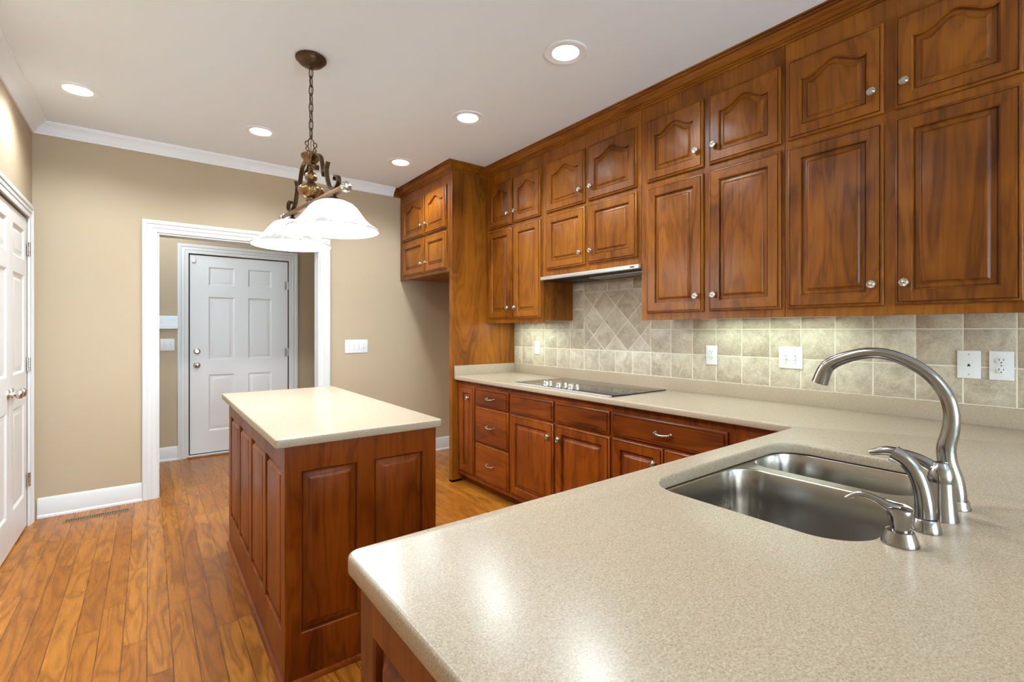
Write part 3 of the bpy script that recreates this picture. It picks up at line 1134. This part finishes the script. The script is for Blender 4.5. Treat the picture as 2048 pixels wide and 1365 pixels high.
root = thing('side_sprayer', 'curved brushed nickel side sprayer standing in its tapered holder', 'sprayer', (1.198, .255, ZT), 0)
MB().lathe([(.0001, 0), (.0245, 0), (.0245, .002), (.0200, .0225), (.0188, .024), (.0001, .024)], 32, T(0, 0, .0004)).build('holder', M['steel'], root)
sp = smooth_path([(0, .001, .0245), (0, .002, .048), (0, .006, .078), (0, .015, .107), (0, .030, .128), (0, .050, .1395)])
MB().tube(sp, lerp_list([.0165, .0155, .0140, .0138, .0146, .0170]), 24, up=(1, 0, 0)).build('spray_head', M['steel'], root, smooth=60)
MB().tube([(0, .0500, .1395), (0, .0514, .1402)], .0140, 20, up=(1, 0, 0)).build('nozzle', M['hoodgrey'], root)
MB().lathe([(.0172, 0), (.0180, .001), (.0172, .002)], 24, T(0, .001, .0243)).build('gasket', M['dark'], root)

root = thing('soap_dispenser', 'short brushed nickel soap dispenser with a long curved spout', 'soap dispenser', (1.088, .268, ZT), 0)
MB().lathe([(.0001, 0), (.0285, 0), (.0285, .002), (.0262, .010), (.0212, .0235), (.0190, .0245), (.0150, .0245), (.0001, .0245)], 36, T(0, 0, .0004)).build('base', M['steel'], root)
MB().lathe([(.0145, .024), (.0145, .034), (.0165, .038), (.0190, .052), (.0200, .060), (.0192, .063), (.013, .066), (.0001, .067)], 32).build('pump_head', M['steel'], root)
so = smooth_path([(0, -.002, .060), (0, .016, .063), (0, .030, .069), (0, .046, .0735), (0, .064, .0735), (0, .083, .0600)])
MB().tube(so, lerp_list([.0120, .0095, .0070, .0060, .0058, .0052]), 16, up=(1, 0, 0)).build('spout', M['steel'], root, smooth=60)

# ------------------------------------------------------------------ cooktop
root = thing('cooktop', 'black glass electric cooktop set into the counter under the hood', 'cooktop', (2.380, 2.330, ZT), 0)
MB().box((-.250, -.475, .0004), (.268, .480, .0075), .002).build('glass_top', M['blackglass'], root)
MB().box((-.272, -.475, .0004), (-.2505, .480, .0090), .002).build('front_trim', M['hood'], root)
MB().box((-.176, -.470, .0076), (-.1735, .476, .0079)).build('divider_line', M['hood'], root, smooth=None)
for yy, big in ((2.487, 1), (2.452, 0), (2.357, 1), (2.305, 0), (2.243, 1), (2.196, 0)):
    kb = MB()
    if big:
        kb.lathe([(.0001, 0), (.0235, 0), (.0235, .003), (.0205, .006), (.0195, .026), (.0170, .031), (.0001, .032)], 28)
        kb.box((-.0035, -.0190, .031), (.0035, .0190, .039), .002)
    else:
        kb.lathe([(.0001, 0), (.0115, 0), (.0115, .003), (.0095, .006), (.0095, .028), (.0070, .033), (.0001, .034)], 20)
    kb.build('control_knob', M['chrome'], root, (2.178 - 2.380 if big else 2.190 - 2.380, yy - 2.330, .0077))

# ------------------------------------------------------------------ island
IX0, IX1, IY0, IY1 = .391, 1.004, 1.880, 3.385
root = thing('kitchen_island', 'dark cherry kitchen island with panelled sides and a speckled top', 'island', ((IX0 + IX1) / 2, (IY0 + IY1) / 2, 0), 0)
ox, oy = (IX0 + IX1) / 2, (IY0 + IY1) / 2
IH = .8815
MB().box((IX0 + .02 - ox, IY0 + .02 - oy, .001), (IX1 - ox, IY1 - oy, IH)).build('carcass', M['red'], root, smooth=None)
nf = panelled_slab(IX1 - IX0, IH - .001, .0195, [(.054, .175, .272, .783), (.332, .175, .556, .783)], WOOD_RINGS)
o = nf.build('end_panel', M['red'], root, (IX0 - ox, IY0 - oy, .001), smooth=30)
lf = panelled_slab(IY1 - IY0 - .0198, IH - .001, .0195, [(.068, .178, .385, .789), (.416, .178, .733, .789), (.783, .178, 1.095, .789), (1.138, .178, 1.447, .789)], WOOD_RINGS)
o = lf.build('side_panel', M['red'], root, (IX0 - ox, IY1 - oy, .001), smooth=30)
o.rotation_euler = (0, 0, RZ)
SHOE = [(0, 0), (.014, 0), (.0125, .009), (.006, .017), (0, .018)]
MB().sweep([(IX0 - ox, IY1 - oy), (IX0 - ox, IY0 - oy), (IX1 - ox, IY0 - oy)], SHOE).build('shoe_molding', M['red_y'], root)
top = slab([(.355 - ox, 1.846 - oy), (1.020 - ox, 1.846 - oy), (1.020 - ox, 3.412 - oy), (.355 - ox, 3.412 - oy)], [.012] * 4, None, ZT, .0322, .005)
top.build('island_top', M['counter'], root, smooth=45)

# ------------------------------------------------------------------ peninsula cabinet
QX, QY = .292, .818
root = thing('peninsula_cabinet', 'cherry cabinet carrying the near peninsula counter with a panelled end', 'cabinet', (QX, QY, 0), RZ)
zc_ = ZT - TH - .0005
ep = panelled_slab(1.10, zc_ - .001, .020, [(.052, .14, .52, zc_ - .079), (.58, .14, 1.05, zc_ - .079)], WOOD_RINGS)
ep.build('end_panel', M['red'], root, (0, 0, .001), smooth=30)
MB().box((0, .0205, .075), (.018, 1.785, zc_)).build('front', M['red_y'], root, smooth=None)
MB().box((1.082, .0205, .001), (1.10, 2.42, zc_)).build('back', M['red_y'], root, smooth=None)
MB().box((.0185, .0205, .075), (1.0815, 1.785, .093)).build('bottom', M['red_y'], root, smooth=None)
MB().box((.060, .0205, .001), (.074, 1.785, .0745)).build('toe_kick', M['red_y'], root, smooth=None)

# ------------------------------------------------------------------ doors
KN = [(.0001, 0), (.031, 0), (.031, .003), (.027, .007), (.012, .010), (.0105, .026), (.016, .030), (.0245, .037), (.0270, .047), (.0250, .056), (.017, .063), (.0001, .066)]


def hinge_mesh(parent, loc, rot):
    b = MB()
    b.box((-.030, -.0015, -.045), (.030, .0015, .045))
    for k in range(5):
        b.lathe([(.0001, 0), (.0062, 0), (.0062, .0165), (.0001, .0165)], 12, T(0, -.005, -.045 + k * .0182))
    o = b.build('hinge', M['satin'], parent, loc)
    o.rotation_euler = (0, 0, rot)
    return o


def door_knob(parent, x, z):
    o = MB().lathe(KN, 32, T(0, 0, 0, pi / 2)).build('door_knob', M['satin'], parent, (x, -.0003, z), smooth=50)
    return o


# entry door in the hall
DX0, DX1, DZ0, DZ1 = .334, 1.258, .030, 2.076
pn = [(.495, .253, .732, .838), (.861, .253, 1.093, .838), (.495, .992, .732, 1.650), (.861, .992, 1.093, 1.650), (.495, 1.770, .732, 1.962), (.861, 1.770, 1.093, 1.962)]
b = panelled_slab(DX1 - DX0, DZ1 - DZ0, .044, [(a - DX0, c_ - DZ0, d_ - DX0, e_ - DZ0) for a, c_, d_, e_ in pn], DOOR_RINGS)
d1 = b.build('door_1', M['door'], None, (DX0, YH + .010, DZ0), smooth=30)
struct(d1, 'white six-panel entry door at the end of the hall', 'door')
door_knob(d1, .060, .942 - DZ0)
MB().lathe([(.0001, 0), (.031, 0), (.031, .004), (.027, .010), (.018, .013), (.017, .017), (.0001, .018)], 28, T(0, 0, 0, pi / 2)).build('deadbolt', M['satin'], d1, (.060, -.0003, 1.084 - DZ0))
for hz in (.30, 1.053, 1.806):
    hinge_mesh(d1, (DX1 - DX0 - .002, -.003, hz - DZ0), 0)
MB().box((0, -.018, 0), (.034, -.0003, .048), .003).build('contact_sensor', M['plastic'], d1, (.013, 0, 1.998 - DZ0))
MB().box((0, .004, -.016), (DX1 - DX0, .040, -.0003)).build('door_sweep', M['gap'], d1, smooth=None)

# closet double doors on the left wall: front faces +X -> local -Y to world +X
LP = [(.078, .212, .398, .815), (.078, 1.020, .398, 1.645), (.078, 1.745, .398, 1.938)]
LW, LH = .476, 2.024
b = panelled_slab(LW, LH, .035, LP, DOOR_RINGS)
for nm, y0, lab, kx, hx in (('door_2', 3.9925, 'white three-panel closet leaf hinged beside the room corner', .045, LW), ('door_3', 3.5125, 'white three-panel closet leaf cut by the left edge of the photo', LW - .045, 0)):
    bb = MB()
    bb.v, bb.f, bb.mi = list(b.v), [list(f) for f in b.f], list(b.mi)
    d = bb.build(nm, M['door'], None, (XL - .004, y0, .012), smooth=30)
    d.rotation_euler = (0, 0, pi / 2)
    struct(d, lab, 'door')
    door_knob(d, kx, .918)
    for hz in (.30, 1.063, 1.830):
        hinge_mesh(d, (hx + (.006 if hx else -.006), -.008, hz), 0)

# ------------------------------------------------------------------ plates, switches, outlets
def plate_thing(name, label, cat, loc, rz, w, h, group=None):
    root = thing(name, label, cat, loc, rz, group)
    MB().box((-w / 2, -.006, -h / 2), (w / 2, -.0002, h / 2), .0025).build('cover_plate', M['plastic'], root)
    return root


def screw(root, x, z):
    MB().lathe([(.0001, 0), (.0032, 0), (.0030, .001), (.0001, .0013)], 12, T(0, 0, 0, pi / 2)).build('screw', M['screw'], root, (x, -.0058, z))


def toggle(root, x, z=0.0):
    MB().box((-.0052, -.0068, -.0125), (.0052, -.0058, .0125)).build('toggle_slot', M['screw'], root, (x, 0, z), smooth=None)
    b = MB()
    b.rings([[(-.0042, -.0066, -.008), (.0042, -.0066, -.008), (.0042, -.0066, .006), (-.0042, -.0066, .006)],
             [(-.0036, -.0170, -.012), (.0036, -.0170, -.012), (.0036, -.0180, -.004), (-.0036, -.0180, -.004)]])
    b.build('toggle', M['plastic'], root, (x, 0, z), smooth=None)
    screw(root, x, z + .030)
    screw(root, x, z - .030)


def receptacle(root, z, w=.034, h=.029):
    b = MB()
    r = fillet_poly([(-w / 2, -h / 2), (w / 2, -h / 2), (w / 2, h / 2), (-w / 2, h / 2)], [h * .42] * 4, 0, 6)
    b.rings([[(x, -.0058, q) for x, q in r], [(x, -.0080, q) for x, q in r], [(x * .96, -.0084, q * .96) for x, q in r]])
    o = b.build('receptacle', M['plastic'], root, (0, 0, z))
    for x, hh in ((-.0065, .0080), (.0065, .0066)):
        MB().box((x - .0011, -.0087, .001), (x + .0011, -.0083, .001 + hh)).build('slot', M['dark'], o, smooth=None)
    MB().lathe([(.0001, 0), (.0024, 0), (.0024, .0004), (.0001, .0004)], 14, T(0, -.0083, -.0065, pi / 2)).build('ground_slot', M['dark'], o)
    return o


TX = 2.7331
# slim control beside the end panel
r = plate_thing('wall_switch', 'narrow white wall control with small buttons near the end panel', 'switch', (TX, 3.234, 1.150), RZ, .072, .116)
MB().box((-.017, -.009, -.034), (.017, -.0058, .034), .001).build('paddle', M['plastic'], r)
for z in (.022, .010, -.002, -.020):
    MB().box((-.012, -.0096, z - .0012), (.012, -.0089, z + .0012)).build('button', M['screw'], r, smooth=None)
r = plate_thing('wall_outlet', 'white rectangular outlet right of the cooktop', 'outlet', (TX, 1.590, 1.151), RZ, .072, .116)
MB().box((-.017, -.008, -.034), (.017, -.0058, .034), .001).build('receptacle_body', M['plastic'], r)
for zz in (.017, -.017):
    for x, hh in ((-.0060, .0080), (.0060, .0066)):
        MB().box((x - .0012, -.0084, zz + .001), (x + .0012, -.0079, zz + .001 + hh)).build('slot', M['dark'], r, smooth=None)
    MB().lathe([(.0001, 0), (.0023, 0), (.0023, .0004), (.0001, .0004)], 12, T(0, -.0080, zz - .006, pi / 2)).build('ground_slot', M['dark'], r)
r = plate_thing('wall_switch', 'white double toggle switch on the tile under the light strip', 'switch', (TX, 1.140, 1.156), RZ, .118, .116)
toggle(r, -.023)
toggle(r, .023)
r = plate_thing('phone_jack', 'white phone jack plate left of the rightmost outlet', 'wall jack', (TX, .442, 1.159), RZ, .073, .116)
MB().box((-.0050, -.0064, -.0075), (.0050, -.0058, -.0030)).box((-.0034, -.0064, -.0030), (.0034, -.0058, .0005)).box((-.0018, -.0064, .0005), (.0018, -.0058, .0032)).build('jack', M['dark'], r, smooth=None)
screw(r, 0, .042)
screw(r, 0, -.042)
r = plate_thing('wall_outlet', 'white duplex outlet at the far right behind the faucet', 'outlet', (TX, .346, 1.159), RZ, .071, .117)
receptacle(r, .0195)
receptacle(r, -.0195)
screw(r, 0, 0)
r = plate_thing('wall_switch', 'white four toggle switch plate on the tan wall right of the opening', 'switch', (1.6085, YB, 1.146), 0, .221, .128)
for x in (-.069, -.023, .023, .069):
    toggle(r, x)
r = plate_thing('wall_switch', 'white two toggle switch plate under the security keypad', 'switch', (.1465, YH, 1.158), 0, .117, .118)
toggle(r, -.024)
toggle(r, .024)
r = thing('security_keypad', 'white security keypad with a pale screen left of the entry door', 'keypad', (.153, YH, 1.382), 0)
b = MB()
kp = [(-.084, -.0002), (-.084, -.018), (-.078, -.026), (.078, -.026), (.084, -.018), (.084, -.0002)]
b.rings([[(x, y, -.064) for x, y in kp], [(x * .99, y, -.066) for x, y in kp], [(x, y, .064) for x, y in kp]][0::2])
b.build('body', M['plastic'], r)
MB().box((-.018, -.0275, .018), (.050, -.0258, .052), .0004).build('screen', M['lcd'], r, smooth=None)
MB().lathe([(.0001, 0), (.009, 0), (.009, .0012), (.0001, .0012)], 20, T(-.056, -.0258, .036, pi / 2)).build('button', M['screw'], r)
for z in (.008, -.006):
    MB().box((-.064, -.0268, z - .003), (-.046, -.0257, z + .002)).build('button', M['screw'], r, smooth=None)
b = MB().sweep([(-.080, -.050), (-.03, -.042), (.03, -.042), (.080, -.050)], [(0, 0), (.0015, 0), (.0015, .001), (0, .001)], False, lambda u, v, q: (u, -.0259 - q, v))
b.build('lid_seam', M['screw'], r)

# floor register
root = thing('floor_register', 'bronze floor register set in the oak planks before the baseboard', 'floor register', (-.285, 4.438, 0), radians(3.0))
b = MB()
b.sweep([(-.178, -.036), (-.178, .036), (.178, .036), (.178, -.036)], [(-.002, .0003), (-.002, .0022), (.011, .0030), (.011, .0003)], True)
b.build('frame', M['register'], root)
MB().box((-.166, -.0245, .0004), (.166, .0245, .0012)).build('duct_opening', M['dark'], root, smooth=None)
b = MB()
for k in range(27):
    x = -.156 + k * .012
    b.box((x - .0026, -.0245, .0013), (x + .0026, .0245, .0019))
b.build('grille', M['register'], root, smooth=None)

# ------------------------------------------------------------------ recessed lights
CAN_LABELS = ['recessed ceiling light at the far left near the closet corner',
              'recessed ceiling light between the far left one and the pendant',
              'smallest recessed ceiling light, above the refrigerator alcove',
              'middle recessed ceiling light in the row along the wall cabinets',
              'largest and nearest recessed ceiling light']
can = None
for (x, y), lab in zip(CANS[:5], CAN_LABELS):
    if can is None:
        can = thing('recessed_ceiling_light', lab, 'ceiling light', (x, y, CEIL), 0, 'recessed lights in the ceiling')
        MB().lathe([(.090, -.0004), (.111, -.0004), (.112, -.0030), (.106, -.0060), (.097, -.0050), (.090, -.0030)], 48).build('trim_ring', M['crown'], can)
        MB().lathe([(.0001, -.0006), (.0915, -.0006), (.0915, -.0020), (.065, -.0032), (.0001, -.0040)], 48).build('lens', M['lens'], can)
        o = can
    else:
        o = copy_tree(can)
        o.location = (x, y, CEIL)
        o['label'] = lab

# ------------------------------------------------------------------ pendant
BA = math.atan2(-.994, .110)
root = thing('pendant_light', 'antique bronze two-shade island pendant hanging on a chain', 'pendant light', (.682, 2.657, 0), BA, None)


def vz(prof, n=32, mod=None):
    return MB().lathe(prof, n, None, True, mod)


flute = lambda a, i: 1 + .07 * abs(cos(5 * a)) - .035
vz([(.0001, CEIL - .0004), (.070, CEIL - .0004), (.074, CEIL - .004), (.075, CEIL - .016), (.071, CEIL - .020), (.066, CEIL - .021), (.060, CEIL - .034), (.040, CEIL - .046), (.016, CEIL - .051), (.012, CEIL - .058), (.0001, CEIL - .060)], 60,
   lambda a, i: 1 + (.025 * cos(30 * a) if i in (2, 3) else 0)).build('canopy', M['bronze'], root)
# chain of oval links
zt, zb, nl = CEIL - .058, 2.318, 8
pitch = (zt - zb) / nl
for k in range(nl):
    zc0 = zt - pitch * (k + .5)
    hl = pitch * .5 + .006
    pts = []
    for j in range(24):
        a = 2 * pi * j / 24
        ca, sa = cos(a), sin(a)
        pts.append((.0105 * math.copysign(abs(ca) ** .8, ca), 0, hl * math.copysign(abs(sa) ** .9, sa)))
    lk = MB().tube(pts, .0026, 8, True, up=(0, 1, 0)).build('chain_link', M['bronze'], root, (0, 0, zc0))
    lk.rotation_euler = (0, 0, radians(35 + 90 * (k % 2)))
MB().tube([(.002 * sin(k * 2.1), .002 * cos(k * 1.7), zt - (zt - 2.24) * k / 14) for k in range(15)], .0016, 8).build('cord', M['dark'], root)
# looped finial above the hub
fb = MB()
for s in (-1, 1):
    pts = []
    for k in range(41):
        t = k / 40
        z = 2.316 - .070 * t
        pts.append((0, s * (.012 + .0115 * sin(pi * t)), z))
    fb.tube(smooth_path([(0, 0, 2.316), (0, s * .010, 2.309), (0, s * .015, 2.297), (0, s * .022, 2.296), (0, s * .0295, 2.289), (0, s * .0285, 2.279), (0, s * .021, 2.270), (0, s * .0125, 2.262), (0, s * .013, 2.252), (0, s * .020, 2.247), (0, s * .0265, 2.254), (0, s * .024, 2.263),
                          (0, s * .016, 2.272), (0, s * .0125, 2.283), (0, s * .0150, 2.293)], 4), .0032, 8, up=(1, 0, 0))
    fb.tube(smooth_path([(0, s * .0135, 2.254), (0, s * .008, 2.249), (0, 0, 2.246)], 4), .0032, 8, up=(1, 0, 0))
fb.lathe([(.0001, 2.312), (.0045, 2.312), (.0045, 2.330), (.0001, 2.330)], 12)
fb.build('loop_finial', M['bronze'], root)
vz([(.0001, 2.246), (.012, 2.246), (.020, 2.240), (.034, 2.235), (.046, 2.230), (.050, 2.224), (.048, 2.218), (.040, 2.206), (.029, 2.190), (.020, 2.178), (.016, 2.172), (.0001, 2.170)], 60,
   lambda a, i: 1 + (.05 * cos(20 * a) if 5 < i < 10 else (.02 * cos(30 * a) if i == 5 else 0))).build('hub_cup', M['brass'], root)
vz([(.0001, 2.172), (.010, 2.171), (.013, 2.164), (.009, 2.158), (.014, 2.152), (.009, 2.146), (.012, 2.140), (.022, 2.132), (.028, 2.120), (.0295, 2.108), (.026, 2.095), (.018, 2.087), (.0001, 2.085)], 40,
   lambda a, i: 1 + (.06 * cos(6 * a) if 7 <= i <= 10 else 0)).build('vase', M['brass'], root)
vz([(.0001, 2.088), (.020, 2.087), (.022, 2.080), (.030, 2.072), (.044, 2.067), (.045, 2.064), (.0001, 2.062)], 40).build('collar', M['bronze'], root)
vz([(.0001, 2.065), (.046, 2.064), (.058, 2.056), (.064, 2.044), (.062, 2.030), (.052, 2.014), (.036, 2.003), (.022, 1.999), (.0001, 1.999)], 80,
   lambda a, i: 1 + .085 * (abs(cos(5 * a)) - .6) if 1 < i < 7 else 1).build('gourd_bowl', M['brass'], root)
vz([(.0001, 2.000), (.018, 1.999), (.017, 1.994), (.026, 1.990), (.026, 1.986), (.0001, 1.985)], 36, lambda a, i: 1 + (.05 * cos(18 * a) if i in (3, 4) else 0)).build('ring', M['copper'], root)
MB().box((-.017, -.017, 1.948), (.017, .017, 1.9855), .001).build('block', M['copper'], root)
vz([(.0001, 1.948), (.020, 1.948), (.026, 1.944), (.024, 1.936), (.014, 1.926), (.007, 1.918), (.0001, 1.914)], 36, lambda a, i: 1 + (.06 * cos(14 * a) if 1 < i < 5 else 0)).build('bottom_finial', M['copper'], root)
MB().box((-.400, -.0120, 1.9560), (.400, .0120, 1.9800), .0015).build('cross_bar', M['copper'], root)
for s in (-1, 1):
    MB().lathe([(.0001, 0), (.017, 0), (.0185, .004), (.015, .009), (.016, .012), (.0235, .018), (.0250, .028), (.021, .037), (.012, .043), (.0001, .046)], 40, T(s * .400, 0, 1.968, 0, s * pi / 2),
               True, lambda a, i: 1 + (.07 * cos(10 * a) if i > 4 else 0)).build('bar_finial', M['nickel'], root)
# scroll arms, one each side
A1 = [(.050, 2.150), (.060, 2.139), (.073, 2.136), (.079, 2.146), (.068, 2.156), (.046, 2.158), (.030, 2.170), (.025, 2.188), (.042, 2.206), (.070, 2.213), (.098, 2.206), (.126, 2.186), (.146, 2.150), (.168, 2.076)]
A2 = [(.219, 2.136), (.206, 2.118), (.200, 2.098), (.207, 2.068), (.224, 2.030), (.246, 2.002), (.275, 1.988), (.310, 1.987), (.336, 2.000), (.344, 2.020), (.333, 2.038), (.313, 2.044), (.299, 2.038), (.300, 2.027)]
A3 = [(.219, 2.136), (.196, 2.118), (.176, 2.104), (.158, 2.130)]
for s in (-1, 1):
    ab = MB()
    for A in (A1, A2):
        ab.tube(smooth_path([(s * a, 0, z) for a, z in A], 5), 0, flat=(.0105, .0040), up=(0, 0, 1) if False else (1, 0, 0))
    ab.lathe([(.0001, -.013), (.004, -.013), (.004, .013), (.0001, .013)], 10, T(s * .178, 0, 2.098, pi / 2))
    ab.box((s * .150, -.009, 2.092), (s * .204, .009, 2.104), .002)
    ab.build('scroll_arm', M['bronze'], root)
# shades
SP = [(.040, 1.9290), (.052, 1.9285), (.068, 1.9240), (.092, 1.9120), (.113, 1.8920), (.132, 1.8660), (.152, 1.8390), (.175, 1.8180), (.198, 1.8030), (.211, 1.7930), (.2135, 1.7870)]
for s in (-1, 1):
    sx = s * .287
    cp = MB().lathe([(.0001, 1.9562), (.012, 1.9562), (.013, 1.950), (.022, 1.946), (.036, 1.938), (.046, 1.931), (.049, 1.9280), (.0001, 1.9275)], 48, T(sx, 0, 0), True,
                    lambda a, i: 1 + (.06 * cos(14 * a) if 2 < i < 6 else 0))
    cap_ = cp.build('shade_cap', M['bronze'], root)
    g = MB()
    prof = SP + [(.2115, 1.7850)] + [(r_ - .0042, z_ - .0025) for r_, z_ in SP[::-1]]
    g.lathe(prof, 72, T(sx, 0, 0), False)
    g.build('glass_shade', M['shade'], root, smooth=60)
    bl = MB().lathe([(.0001, 1.9270), (.014, 1.9270), (.015, 1.880), (.022, 1.866), (.034, 1.850), (.041, 1.832), (.0435, 1.811), (.040, 1.789), (.030, 1.772), (.016, 1.763), (.0001, 1.760)], 24, T(sx, 0, 0))
    bl.build('bulb', M['bulb'], root, smooth=60)
